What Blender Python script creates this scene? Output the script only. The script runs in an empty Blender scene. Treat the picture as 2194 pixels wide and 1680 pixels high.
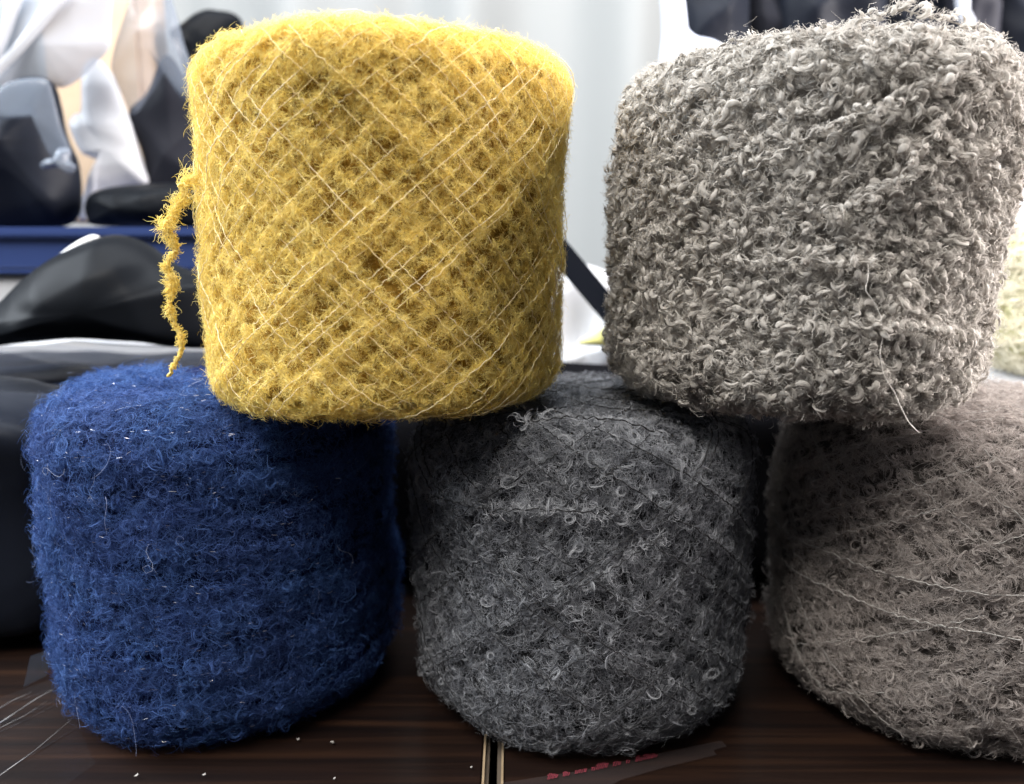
import bpy, bmesh, math
import numpy as np
from mathutils import Vector
rng = np.random.default_rng(7)
SC = bpy.context.scene
COL = SC.collection

# ------------------------------------------------------------ camera, world, lamps, exposure
F_PX, PITCH, CAMZ = 1722.0, math.radians(10.5), 0.163      # focal length in px of a 2194 px wide frame
cam_d = bpy.data.cameras.new('camera'); cam = bpy.data.objects.new('camera', cam_d); COL.objects.link(cam)
cam.location = (0, 0, CAMZ); cam.rotation_euler = (math.pi / 2 - PITCH, 0, 0)
cam_d.sensor_width = 36; cam_d.lens = 36 * F_PX / 2194
cam_d.clip_start = 0.02; cam_d.clip_end = 20
cam_d.dof.use_dof = True; cam_d.dof.focus_distance = 0.232; cam_d.dof.aperture_fstop = 10
SC.camera = cam
CAM = np.array([0, 0, CAMZ])

world = bpy.data.worlds.new('World'); SC.world = world; world.use_nodes = True
wb = world.node_tree.nodes['Background']
wb.inputs[0].default_value = (0.80, 0.88, 1.0, 1); wb.inputs[1].default_value = 0.18

def area(name, loc, target, sx, sy, power, color):
    l = bpy.data.lights.new(name, 'AREA'); l.shape = 'RECTANGLE'; l.size = sx; l.size_y = sy
    l.energy = power; l.color = color
    o = bpy.data.objects.new(name, l); COL.objects.link(o); o.location = loc
    o.rotation_euler = (Vector(target) - Vector(loc)).to_track_quat('-Z', 'Y').to_euler()
    return o
area('ceiling_lamp', (-0.10, 0.50, 1.30), (0, 0.30, 0.1), 1.2, 0.5, 26, (0.92, 0.96, 1.0))
area('window_lamp', (0.95, 0.40, 0.40), (0.12, 0.28, 0.12), 0.6, 0.8, 52, (1.0, 0.93, 0.90))
area('left_window_lamp', (-1.05, 0.30, 0.75), (-0.1, 0.28, 0.1), 0.6, 0.7, 30, (0.86, 0.93, 1.0))
area('front_fill_lamp', (-0.45, -0.42, 1.35), (0, 0.3, 0.14), 0.9, 0.5, 34, (1.0, 0.96, 0.90))  # unseen front fill, added above and behind the camera
area('curtain_window_lamp', (0.0, 1.72, 0.75), (0, 1.0, 0.4), 2.2, 1.4, 7, (0.98, 1.0, 0.98))
SC.view_settings.view_transform = 'Standard'; SC.view_settings.look = 'None'
SC.view_settings.exposure = 0; SC.view_settings.gamma = 1
cy = SC.cycles
cy.max_bounces = 7; cy.diffuse_bounces = 4; cy.glossy_bounces = 3; cy.transmission_bounces = 4; cy.transparent_max_bounces = 10
cy.caustics_reflective = False; cy.caustics_refractive = False
cy.use_denoising = True

# ------------------------------------------------------------ helpers
def tag(o, label=None, cat=None, group=None, kind=None):
    for k, v in (('label', label), ('category', cat), ('group', group), ('kind', kind)):
        if v: o[k] = v
    return o

def empty(name, loc, label, cat, group=None):
    o = bpy.data.objects.new(name, None); COL.objects.link(o); o.location = loc; o.empty_display_size = .02
    return tag(o, label, cat, group)

def link(name, me, parent=None):
    o = bpy.data.objects.new(name, me); COL.objects.link(o)
    if parent is not None:
        o.parent = parent; o.location = -parent.location
    return o

def np_mesh(name, V, Fq, mats, mat_idx=None, smooth=True):
    """V n x 3, Fq m x 4 (or m x 3) faces"""
    me = bpy.data.meshes.new(name)
    V = np.ascontiguousarray(V, np.float32); Fq = np.ascontiguousarray(Fq, np.int32)
    m, k = Fq.shape
    me.vertices.add(len(V)); me.vertices.foreach_set('co', V.ravel())
    me.loops.add(m * k); me.loops.foreach_set('vertex_index', Fq.ravel())
    me.polygons.add(m)
    me.polygons.foreach_set('loop_start', np.arange(0, m * k, k, dtype=np.int32))
    me.polygons.foreach_set('use_smooth', np.full(m, smooth))
    for x in mats: me.materials.append(x)
    if mat_idx is not None: me.polygons.foreach_set('material_index', np.ascontiguousarray(mat_idx, np.int32))
    me.update(calc_edges=True)
    return me

def outward(me):
    bm = bmesh.new(); bm.from_mesh(me); bmesh.ops.remove_doubles(bm, verts=bm.verts, dist=1e-6)
    bmesh.ops.recalc_face_normals(bm, faces=bm.faces); bm.to_mesh(me); bm.free(); return me

def nrm(a): return a / np.maximum(np.linalg.norm(a, axis=-1, keepdims=True), 1e-12)

def at(px, py, y):
    """the point at depth y that the photograph shows at pixel px, py (2194 x 1680 px)"""
    u, v = (px - 1097) / F_PX, (840 - py) / F_PX
    d = np.array([u, math.cos(PITCH) + v * math.sin(PITCH), -math.sin(PITCH) + v * math.cos(PITCH)])
    return CAM + d * (y / d[1])

def on_table(px, py, z=0.0):
    u, v = (px - 1097) / F_PX, (840 - py) / F_PX
    d = np.array([u, math.cos(PITCH) + v * math.sin(PITCH), -math.sin(PITCH) + v * math.cos(PITCH)])
    return CAM + d * ((z - CAMZ) / d[2])

# ------------------------------------------------------------ materials
def new_mat(name):
    m = bpy.data.materials.new(name); m.use_nodes = True
    nt = m.node_tree; nt.nodes.clear()
    out = nt.nodes.new('ShaderNodeOutputMaterial')
    return m, nt, nt.nodes, nt.links, out

def fibre_mat(name, c0, c1, transl=0.25, rough=0.75, spec=0.25, noise=None):
    """wool fibre: every fibre (mesh island) takes its own tone between c0 and c1"""
    m, nt, N, L, out = new_mat(name)
    g = N.new('ShaderNodeNewGeometry'); r = N.new('ShaderNodeValToRGB')
    r.color_ramp.elements[0].color = (*c0, 1); r.color_ramp.elements[1].color = (*c1, 1)
    L.new(g.outputs['Random Per Island'], r.inputs[0])
    col = r.outputs[0]
    if noise:
        tc = N.new('ShaderNodeTexCoord'); nz = N.new('ShaderNodeTexNoise'); nz.inputs['Scale'].default_value = noise[0]; nz.inputs['Detail'].default_value = 2
        L.new(tc.outputs['Object'], nz.inputs[0])
        mr = N.new('ShaderNodeMapRange'); mr.inputs[1].default_value = .35; mr.inputs[2].default_value = .65
        L.new(nz.outputs[0], mr.inputs[0])
        mx = N.new('ShaderNodeMix'); mx.data_type = 'RGBA'
        L.new(mr.outputs[0], mx.inputs[0]); L.new(col, mx.inputs[6])
        mul = N.new('ShaderNodeMix'); mul.data_type = 'RGBA'; mul.blend_type = 'MULTIPLY'; mul.inputs[0].default_value = 1
        L.new(col, mul.inputs[6]); mul.inputs[7].default_value = (*noise[1], 1)
        L.new(mul.outputs[2], mx.inputs[7]); col = mx.outputs[2]
    p = N.new('ShaderNodeBsdfPrincipled'); p.inputs['Roughness'].default_value = rough; p.inputs['Specular IOR Level'].default_value = spec
    L.new(col, p.inputs['Base Color'])
    t = N.new('ShaderNodeBsdfTranslucent'); L.new(col, t.inputs[0])
    mix = N.new('ShaderNodeMixShader'); mix.inputs[0].default_value = transl
    L.new(p.outputs[0], mix.inputs[1]); L.new(t.outputs[0], mix.inputs[2]); L.new(mix.outputs[0], out.inputs[0])
    return m

def plain_mat(name, c, rough=.6, spec=.5, metal=0, bump=None, var=None, coat=0, ridged=False):
    m, nt, N, L, out = new_mat(name)
    p = N.new('ShaderNodeBsdfPrincipled'); p.inputs['Base Color'].default_value = (*c, 1)
    p.inputs['Roughness'].default_value = rough; p.inputs['Specular IOR Level'].default_value = spec; p.inputs['Metallic'].default_value = metal
    p.inputs['Coat Weight'].default_value = coat
    tc = N.new('ShaderNodeTexCoord')
    if bump:
        nz = N.new('ShaderNodeTexNoise'); nz.inputs['Scale'].default_value = bump[0]; nz.inputs['Detail'].default_value = 5
        if ridged: nz.noise_type = 'RIDGED_MULTIFRACTAL'; nz.inputs['Detail'].default_value = 2.5; nz.inputs['Distortion'].default_value = .8
        L.new(tc.outputs['Object'], nz.inputs[0])
        b = N.new('ShaderNodeBump'); b.inputs['Strength'].default_value = bump[1]; b.inputs['Distance'].default_value = bump[2]
        L.new(nz.outputs[0], b.inputs['Height']); L.new(b.outputs[0], p.inputs['Normal'])
    if var:
        nz = N.new('ShaderNodeTexNoise'); nz.inputs['Scale'].default_value = var[0]; nz.inputs['Detail'].default_value = 6
        L.new(tc.outputs['Object'], nz.inputs[0])
        r = N.new('ShaderNodeValToRGB'); r.color_ramp.elements[0].position = .3; r.color_ramp.elements[1].position = .7
        r.color_ramp.elements[0].color = (*c, 1); r.color_ramp.elements[1].color = (*var[1], 1)
        L.new(nz.outputs[0], r.inputs[0]); L.new(r.outputs[0], p.inputs['Base Color'])
    L.new(p.outputs[0], out.inputs[0])
    return m

def film_mat(name, tint, opacity, rough=.12, bump=(30, .5, .004), ior=1.45, gain=1.0):
    """clear or milky plastic film"""
    m, nt, N, L, out = new_mat(name)
    tr = N.new('ShaderNodeBsdfTransparent'); tr.inputs[0].default_value = (.94, .95, .97, 1)
    p = N.new('ShaderNodeBsdfPrincipled'); p.inputs['Base Color'].default_value = (*tint, 1); p.inputs['Roughness'].default_value = rough
    tc = N.new('ShaderNodeTexCoord'); nz = N.new('ShaderNodeTexNoise'); nz.noise_type = 'RIDGED_MULTIFRACTAL'; nz.inputs['Scale'].default_value = bump[0] * .6; nz.inputs['Detail'].default_value = 3
    L.new(tc.outputs['Object'], nz.inputs[0])
    b = N.new('ShaderNodeBump'); b.inputs['Strength'].default_value = bump[1]; b.inputs['Distance'].default_value = bump[2]
    L.new(nz.outputs[0], b.inputs['Height']); L.new(b.outputs[0], p.inputs['Normal'])
    fr = N.new('ShaderNodeFresnel'); fr.inputs[0].default_value = ior; L.new(b.outputs[0], fr.inputs['Normal'])
    add = N.new('ShaderNodeMath'); add.operation = 'ADD'; add.use_clamp = True; add.inputs[1].default_value = opacity
    L.new(fr.outputs[0], add.inputs[0])
    g = N.new('ShaderNodeNewGeometry'); inv = N.new('ShaderNodeMath'); inv.operation = 'MULTIPLY_ADD'; inv.inputs[1].default_value = -gain; inv.inputs[2].default_value = gain; L.new(g.outputs['Backfacing'], inv.inputs[0])
    mul = N.new('ShaderNodeMath'); mul.operation = 'MULTIPLY'; L.new(add.outputs[0], mul.inputs[0]); L.new(inv.outputs[0], mul.inputs[1])
    mix = N.new('ShaderNodeMixShader'); L.new(mul.outputs[0], mix.inputs[0]); L.new(tr.outputs[0], mix.inputs[1]); L.new(p.outputs[0], mix.inputs[2])
    L.new(mix.outputs[0], out.inputs[0])
    return m

def wood_mat():
    m, nt, N, L, out = new_mat('dark_wood')
    tc = N.new('ShaderNodeTexCoord'); mp = N.new('ShaderNodeMapping'); mp.inputs['Scale'].default_value = (3, 90, 1)
    L.new(tc.outputs['Object'], mp.inputs[0])
    n1 = N.new('ShaderNodeTexNoise'); n1.inputs['Scale'].default_value = 2.2; n1.inputs['Detail'].default_value = 8; n1.inputs['Distortion'].default_value = .6
    L.new(mp.outputs[0], n1.inputs[0])
    r = N.new('ShaderNodeValToRGB'); e = r.color_ramp.elements
    e[0].position = .30; e[0].color = (.005, .0032, .003, 1); e[1].position = .75; e[1].color = (.030, .0145, .0085, 1)
    x = e.new(.52); x.color = (.012, .0062, .0046, 1)
    L.new(n1.outputs[0], r.inputs[0])
    p = N.new('ShaderNodeBsdfPrincipled'); p.inputs['Roughness'].default_value = .34; p.inputs['Specular IOR Level'].default_value = .35
    L.new(r.outputs[0], p.inputs['Base Color'])
    b = N.new('ShaderNodeBump'); b.inputs['Strength'].default_value = .15; b.inputs['Distance'].default_value = .0004
    L.new(n1.outputs[0], b.inputs['Height']); L.new(b.outputs[0], p.inputs['Normal'])
    L.new(p.outputs[0], out.inputs[0])
    return m

def curtain_mat():
    m, nt, N, L, out = new_mat('white_curtain')
    d = N.new('ShaderNodeBsdfDiffuse'); d.inputs[0].default_value = (.57, .585, .585, 1)
    t = N.new('ShaderNodeBsdfTranslucent'); t.inputs[0].default_value = (.57, .58, .575, 1)
    mix = N.new('ShaderNodeMixShader'); mix.inputs[0].default_value = .55
    L.new(d.outputs[0], mix.inputs[1]); L.new(t.outputs[0], mix.inputs[2]); L.new(mix.outputs[0], out.inputs[0])
    return m

# ------------------------------------------------------------ the setting
M_WOOD = wood_mat()
M_EDGE = plain_mat('beige_edging', (.24, .175, .105), .6, var=(160, (.36, .27, .17)))
M_GROOVE = plain_mat('groove_side', (.10, .08, .062), .8, .1)

def box_bm(bm, x0, x1, y0, y1, z0, z1, bev=0):
    r = bmesh.ops.create_cube(bm, size=1)
    for v in r['verts']:
        v.co = Vector(((x0 + x1) / 2 + v.co.x * (x1 - x0), (y0 + y1) / 2 + v.co.y * (y1 - y0), (z0 + z1) / 2 + v.co.z * (z1 - z0)))
    if bev:
        es = list({e for v in r['verts'] for e in v.link_edges})
        bmesh.ops.bevel(bm, geom=es, offset=bev, segments=2, affect='EDGES')

def bm_obj(name, bm, m, parent=None, smooth=False):
    me = bpy.data.meshes.new(name); bm.to_mesh(me); bm.free(); me.materials.append(m)
    if smooth: me.polygons.foreach_set('use_smooth', np.full(len(me.polygons), True))
    return link(name, me, parent)

table = empty('table', (0, .4, 0), 'dark brown wood grain table with a pale edged gap between its two boards', 'table')
gx, gw = -0.0060, 0.0026
bm = bmesh.new(); box_bm(bm, -.9, gx - gw - .0007, -.25, 1.1, -.025, 0, .0006); bm_obj('board', bm, M_WOOD, table)
bm = bmesh.new(); box_bm(bm, gx + gw + .0007, 1.1, -.25, 1.1, -.0252, -.0002, .0006); bm_obj('board', bm, M_WOOD, table)
for s in (-1, 1):
    bm = bmesh.new(); xa, xb = gx + s * gw, gx + s * (gw + .0007)
    box_bm(bm, min(xa, xb), max(xa, xb), -.25, 1.1, -.0248, .0004 if s < 0 else .0002); bm_obj('edge_strip', bm, M_EDGE, table)
    bm = bmesh.new(); xa, xb = gx + s * (gw - .0013), gx + s * gw
    box_bm(bm, min(xa, xb), max(xa, xb), -.25, 1.1, -.0246, -.0014); bm_obj('edge_core', bm, M_GROOVE, table)

bm = bmesh.new(); box_bm(bm, gx - .0125, gx + .0125, -.25, 1.1, -.032, -.0256); bm_obj('gap_filler', bm, plain_mat('gap_shade', (.01, .008, .007), .9, .1), table)  # dark strip added under the gap to stop light from below

# white curtain with soft folds, lit from the window behind it
nx, nz = 260, 14
X = np.linspace(-1.7, 1.7, nx); Z = np.linspace(-.3, 1.5, nz)
fold = .030 * np.sin(X * 21 + 1.2 * np.sin(X * 5)) + .012 * np.sin(X * 47 + 2) + .02 * np.sin(X * 9 + 1)
Vv = np.stack([np.repeat(X[:, None], nz, 1), 1.35 + np.repeat(fold[:, None], nz, 1) * (1 + .2 * np.sin(Z * 3 + 1))[None], np.repeat(Z[None], nx, 0)], -1).reshape(-1, 3)
ii, jj = np.meshgrid(np.arange(nx - 1), np.arange(nz - 1), indexing='ij'); a = (ii * nz + jj).ravel()
o = link('curtain', np_mesh('curtain', Vv, np.stack([a, a + nz, a + nz + 1, a + 1], 1), [curtain_mat()]))
tag(o, 'white curtain hanging in soft folds behind the yarn balls', 'curtain')

# ------------------------------------------------------------ background things: bags, boxes, garments
def closed_spline(P, n):
    P = np.asarray(P, float); k = len(P); out = []
    for i in range(k):
        p0, p1, p2, p3 = P[i - 1], P[i], P[(i + 1) % k], P[(i + 2) % k]
        for t in np.linspace(0, 1, n, endpoint=False):
            out.append(.5 * (2 * p1 + (p2 - p0) * t + (2 * p0 - 5 * p1 + 4 * p2 - p3) * t ** 2 + (3 * p1 - p0 - 3 * p2 + p3) * t ** 3))
    return np.array(out)

def wob2(x, z, k, ph):
    f = 0
    for i, a in enumerate((.3, 1.1, 2.0, 2.7, .7)):
        u = x * math.cos(a + ph) + z * math.sin(a + ph); v = -x * math.sin(a + ph) + z * math.cos(a + ph)
        f = f + (1 - 2 * np.abs(np.sin(u * k * (.7 + .35 * i) + 1.3 * np.sin(v * k * .6 + i + ph)))) / (1.2 + .4 * i)
    return f / 2

def wob(x, z, k, ph):
    if ph > 3: return wob2(x, z, k * .8, ph)
    return (np.sin(x * k + 2.1 * np.sin(z * k * .7 + ph) + ph) + .6 * np.sin(z * k * 1.7 + 1.7 * np.sin(x * k * 1.3 + ph * 2)) + .5 * np.sin((x + z) * k * 2.6 + ph * 3 + 1.5 * np.sin((x - z) * k * 2.1))) / 2.1

def pillow_mesh(name, outline, depth, thick, m, wr=.15, k=60, centre=None, n=10, rings=30):
    """a stuffed, wrinkled bag: the outline at its own distance, bulging to the front and the back"""
    S = closed_spline(outline, n)
    W = np.array([at(px, py, depth) for px, py in S]); nW = len(W)
    c = at(*centre, depth) if centre else W.mean(0)
    ph = rng.uniform(3.1, 6)
    V = []
    for side in (-1, 1):
        for i in range(rings + 1):
            s = math.cos(i / rings * math.pi / 2)
            if side == 1 and i == 0: continue
            P = c + (W - c) * s
            h = math.sqrt(max(0, 1 - s * s)) * thick
            h = h * (1 + wr * wob(P[:, 0], P[:, 2], k, ph))
            P = P.copy(); P[:, 1] += side * h
            V.append(P)
    V = np.concatenate(V); q = []
    idx = lambda side, i, j: (i * nW + j) if (side < 0 or i == 0) else ((rings + i) * nW + j)
    for side in (-1, 1):
        for i in range(rings):
            for j in range(nW):
                j2 = (j + 1) % nW
                f = [idx(side, i, j), idx(side, i, j2), idx(side, i + 1, j2), idx(side, i + 1, j)]
                q.append(f if side < 0 else f[::-1])
    return outward(np_mesh(name, V, np.array(q), [m]))

def pillow(name, outline, depth, thick, m, label, cat, group=None, **kw):
    return tag(link(name, pillow_mesh(name, outline, depth, thick, m, **kw)), label, cat, group)

M_BLACKBAG = plain_mat('black_plastic', (.005, .006, .008), .42, .05, bump=(13, .8, .012), ridged=True)
M_DARK = plain_mat('dark_cloth', (.010, .012, .018), .45, .07, bump=(12, .8, .012), ridged=True)
M_GREYDARK = plain_mat('dark_grey_cloth', (.020, .021, .028), .5, .07, bump=(10, .8, .012), ridged=True)
def soft_film(name, c, tr):
    m, nt, N, L, out = new_mat(name)
    d = N.new('ShaderNodeBsdfPrincipled'); d.inputs['Base Color'].default_value = (*c, 1); d.inputs['Roughness'].default_value = .35
    tc = N.new('ShaderNodeTexCoord'); nz = N.new('ShaderNodeTexNoise'); nz.noise_type = 'RIDGED_MULTIFRACTAL'; nz.inputs['Scale'].default_value = 11; nz.inputs['Detail'].default_value = 2.5; nz.inputs['Distortion'].default_value = 1
    L.new(tc.outputs['Object'], nz.inputs[0]); b = N.new('ShaderNodeBump'); b.inputs['Strength'].default_value = .8; b.inputs['Distance'].default_value = .012
    L.new(nz.outputs[0], b.inputs['Height']); L.new(b.outputs[0], d.inputs['Normal'])
    t = N.new('ShaderNodeBsdfTranslucent'); t.inputs[0].default_value = (*c, 1)
    mix = N.new('ShaderNodeMixShader'); mix.inputs[0].default_value = tr
    L.new(d.outputs[0], mix.inputs[1]); L.new(t.outputs[0], mix.inputs[2]); L.new(mix.outputs[0], out.inputs[0])
    return m
M_WHITE = soft_film('white_plastic', (.64, .65, .68), .35)
M_PALE = plain_mat('pale_blue_plastic', (.62, .68, .82), .4, .4, bump=(12, .3, .006))
M_MILKY = film_mat('milky_film', (.36, .39, .45), .80, .25, (20, .8, .012), 1.4)
M_GREYFILM = film_mat('grey_film', (.17, .20, .25), .50, .25, (22, .8, .012), 1.4)
M_CLEAR = film_mat('clear_film', (.3, .32, .36), .0, .2, ior=1.15, gain=.22)
M_STREAK = plain_mat('painted_film_streak', (.42, .42, .43), .25, .5)  # pale grey standing in for highlights on creased film
M_SHEET = film_mat('sheet_film', (.18, .18, .19), .0, .25, (60, .2, .001), 1.2, .6)
M_GAPBLACK = plain_mat('gap_black', (.005, .005, .006), .95, .0, bump=(40, .5, .004))
M_CARD = plain_mat('cardboard', (.50, .36, .24), .8, .2, var=(40, (.55, .41, .28)))
M_BLUE = plain_mat('blue_plastic', (.018, .036, .125), .38, .5, bump=(8, .2, .004))
M_CARTON = plain_mat('grey_carton', (.42, .42, .43), .7, .3)
M_PAPER = plain_mat('white_paper', (.8, .8, .8), .7, .3)

def pbox(name, px0, px1, py0, py1, depth, dy, m, parent=None, bev=.003):
    a, b = at(px0, py1, depth), at(px1, py0, depth)
    bm = bmesh.new(); box_bm(bm, a[0], b[0], depth, depth + dy, a[2], b[2], bev)
    return bm_obj(name, bm, m, parent)

# tray, the carton that carries it, the bundle of plastic-wrapped yarn
tz = at(100, 588, .52)[2]
bm = bmesh.new(); box_bm(bm, -.62, -.16, .525, .80, 0, tz - .0005, .003)
tag(bm_obj('carton', bm, M_CARTON), 'plain grey carton under the blue tray', 'carton')
tray = empty('tray', (-.4, .6, tz), 'dark blue plastic tray with a rolled rim holding bags', 'tray')
top = at(100, 497, .52)[2]
bm = bmesh.new(); box_bm(bm, -.64, -.17, .52, .80, tz, tz + .004, .001); bm_obj('base', bm, M_BLUE, tray)
for (x0, x1, y0, y1) in ((-.64, -.17, .52, .524), (-.64, -.17, .796, .80), (-.64, -.636, .5243, .7957), (-.174, -.17, .5243, .7957)):
    bm = bmesh.new(); box_bm(bm, x0, x1, y0, y1, tz + .0043, top - .0033); bm_obj('side', bm, M_BLUE, tray)
bm = bmesh.new()
for (x0, x1, y0, y1) in ((-.645, -.165, .515, .527), (-.645, -.165, .793, .805), (-.645, -.633, .5273, .7927), (-.177, -.165, .5273, .7927)):
    box_bm(bm, x0, x1, y0, y1, top - .003, top + .003, .001)
bm_obj('rim', bm, M_BLUE, tray)

bun = empty('wrapped_bundle', (-.30, .39, 0), 'low dark bundle wrapped in shiny plastic film under the slumped black bag', 'bundle')
def slab(name, x0, x1, y0, y1, z0, z1, m, parent, wr, k, n=46):
    """a rounded block with a wrinkled skin"""
    u = np.linspace(-1, 1, n); ph = rng.uniform(0, 6); V = []; q = []; base = 0
    for ax in range(3):
        for sg in (-1, 1):
            a, b = np.meshgrid(u, u, indexing='ij'); P = np.zeros((n, n, 3)); P[..., ax] = sg; P[..., (ax + 1) % 3] = a; P[..., (ax + 2) % 3] = b
            Q = np.sign(P) * np.abs(P); l = (np.abs(P) ** 7).sum(-1) ** (1 / 7.); Q = P / l[..., None]
            W = np.stack([(x0 + x1) / 2 + Q[..., 0] * (x1 - x0) / 2, (y0 + y1) / 2 + Q[..., 1] * (y1 - y0) / 2, (z0 + z1) / 2 + Q[..., 2] * (z1 - z0) / 2], -1)
            W += nrm(Q) * (wr * wob(W[..., 0] + W[..., 1], W[..., 2] - .6 * W[..., 1], k, ph))[..., None]
            V.append(W.reshape(-1, 3))
            i, j = np.meshgrid(np.arange(n - 1), np.arange(n - 1), indexing='ij'); c = (i * n + j).ravel() + base
            f = np.stack([c, c + n, c + n + 1, c + 1], 1); q.append(f if sg > 0 else f[:, ::-1]); base += n * n
    return link(name, outward(np_mesh(name, np.concatenate(V), np.concatenate(q), [m])), parent)
slab('dark_yarn', -.46, -.085, .375, .512, .003, .098, M_DARK, bun, .002, 50)
slab('film', -.47, -.075, .3645, .521, .0005, .104, M_CLEAR, bun, .004, 38)
pk = empty('wrapped_pack', (-.31, .32, 0), 'tall dark pack in clear film at the frame edge beside the blue yarn ball', 'pack')
slab('dark_yarn', -.46, -.176, .291, .357, .003, .101, M_DARK, pk, .002, 50)
slab('film', -.465, -.1725, .286, .361, .0005, .105, M_CLEAR, pk, .0022, 60)
bun2 = empty('gap_darkener', (.07, .42, 0), 'low black block added to darken the gaps behind the bottom row of yarn balls', 'bundle')  # black block added so the gaps between the balls go dark
slab('cloth', -.080, .215, .347, .48, .0005, .094, M_GAPBLACK, bun2, .003, 38)
ed = []
for i, (px, py) in enumerate(((-30, 741), (80, 737), (165, 728), (230, 734), (320, 739), (430, 740), (520, 742))):
    ed.append(at(px, py, .44))
ed = np.array(ed); nE = len(ed)
Vv = np.concatenate([ed + [0, 0, .0010], ed + [0, -.003, -.0008], ed + [0, .003, -.0008]]); q = []
for i in range(nE - 1):
    for a, b in ((0, 1), (1, 2), (2, 0)): q.append([a * nE + i, a * nE + i + 1, b * nE + i + 1, b * nE + i])
link('film_edge', np_mesh('film_edge', Vv, np.array(q), [M_WHITE]), bun)

pillow('black_bag', [(-80, 700), (0, 655), (60, 600), (130, 548), (205, 513), (255, 503), (310, 522), (370, 565), (430, 590), (480, 620), (480, 738), (300, 730), (165, 724), (0, 740), (-80, 745)],
       .40, .035, M_BLACKBAG, 'black plastic bag slumped on the wrapped bundle in front of the blue tray', 'bag', wr=.13, k=45, centre=(240, 660))
pillow('paper_sheet', [(85, 585), (140, 535), (192, 505), (212, 515), (150, 560), (110, 600)], .43, .002, M_PAPER,
       'white paper edge poking out behind the slumped black bag', 'paper')
# bags standing in the tray
cbg = empty('clear_bag', tuple(at(60, 150, .60)), 'milky clear plastic bag with two painted white reflection streaks standing in the blue tray', 'bag')
link('film', pillow_mesh('film', [(-120, -120), (120, -140), (236, -100), (236, 60), (232, 105), (205, 135), (170, 168), (130, 188), (70, 176), (20, 186), (-30, 225), (-120, 260)], .60, .010, M_MILKY, .35, 30), cbg)
for pts in ([(18, -20), (52, -20), (34, 40), (18, 85), (-6, 140), (-14, 128), (4, 60)], [(112, -20), (152, -20), (108, 40), (60, 98), (20, 140), (-20, 176), (-20, 150), (18, 112), (66, 50)]):
    link('fold', pillow_mesh('fold', pts, .586, .002, M_WHITE, .1, 60), cbg)  # white strips paint the streaks of reflection onto the film
pillow('dark_pouch', [(-120, 235), (-20, 200), (50, 168), (105, 172), (120, 215), (138, 290), (165, 350), (168, 420), (150, 480), (60, 492), (-60, 494), (-120, 480)], .58, .03, M_DARK,
       'near black pouch under the milky clear bag in the tray', 'pouch', wr=.3, k=45)
pillow('film_fold', [(-30, 232), (10, 182), (60, 168), (100, 172), (112, 200), (130, 270), (152, 330), (132, 345), (108, 332), (84, 270), (58, 222), (0, 256)], .545, .004, M_GREYFILM,
       'grey plastic film fold lying over the near black pouch', 'film', wr=.3, k=60)
pillow('film_knot', [(88, 352), (105, 340), (120, 340), (128, 318), (150, 322), (150, 345), (162, 358), (150, 372), (130, 358), (105, 362), (92, 362)], .54, .006, M_GREYFILM,
       'crumpled grey film scrap shining on the near black pouch', 'film', wr=.4, k=180)
ct = pbox('carton', 128, 285, -60, 478, .70, .06, M_CARD)
tag(ct, 'tan cardboard carton standing behind the white bag', 'carton')
pillow('white_bag', [(175, 235), (178, 150), (205, 125), (240, 160), (262, 215), (280, 262), (298, 320), (310, 360), (317, 393), (285, 400), (245, 408), (215, 425), (200, 452), (182, 470), (168, 462), (186, 430), (205, 385), (222, 350), (196, 338), (172, 322), (150, 270), (160, 246)],
       .64, .012, M_WHITE, 'bright white plastic bag in front of the tan carton', 'bag', wr=.25, k=60, centre=(235, 320))
pillow('grey_bag', [(240, 130), (262, 50), (290, -20), (340, -60), (372, 10), (392, 90), (425, 190), (395, 215), (358, 150), (318, 205), (285, 245), (262, 205), (243, 160)], .62, .012, M_GREYFILM,
       'grey blue translucent plastic bag behind the yellow yarn ball', 'bag', wr=.35, k=60, centre=(330, 110))
pillow('dark_bag', [(356, 118), (400, 170), (460, 260), (470, 500), (330, 492), (312, 420), (316, 380), (304, 320), (278, 244), (318, 196)], .655, .02, M_GREYDARK,
       'dark grey cloth bag under the translucent plastic bag', 'bag', wr=.25, k=40, centre=(390, 330))
pillow('black_pouch', [(186, 440), (200, 416), (240, 402), (320, 394), (420, 396), (470, 430), (470, 492), (330, 488), (210, 484), (190, 468)], .575, .025, M_BLACKBAG,
       'flat shiny black pouch lying in the blue tray', 'pouch', wr=.2, k=60)
pillow('black_case', [(366, 70), (395, 50), (425, 28), (462, 22), (520, 50), (520, 200), (430, 260), (405, 180), (385, 110)], .74, .02, M_BLACKBAG,
       'black case showing behind the top of the yellow yarn ball', 'case', wr=.15, k=40)
# garments hanging beyond the taupe ball; the second is coloured lighter for its sheen
for i, (x0, x1, b, m, lab) in enumerate(((1448, 1600, 330, M_DARK, 'black garment hanging beside the pale blue bag'), (1575, 1690, 330, M_GREYDARK, 'black garment with its sheen painted as dark grey, second from the pale blue bag'),
                                        (1670, 1890, 340, M_DARK, 'wide black garment hanging above the middle of the grey beige ball'), (1860, 2045, 360, M_DARK, 'black garment hanging behind the raised yarn loop'),
                                        (2030, 2130, 380, M_GREYDARK, 'dark grey garment hanging beside the white film strip'), (2110, 2340, 470, M_DARK, 'black garment hanging furthest from the pale blue bag'))):
    w = x1 - x0
    pillow('garment', [(x0, -150), (x0 + w * .5, -165), (x1, -150), (x1 + 4, 80), (x1 - 5, b), (x0 + w * .5, b + 12), (x0 - 4, b), (x0 + 3, 80)], .86 + .03 * (i % 2), .03, m, lab, 'garment',
           'dark garments hanging in a row', wr=.45, k=38)
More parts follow.
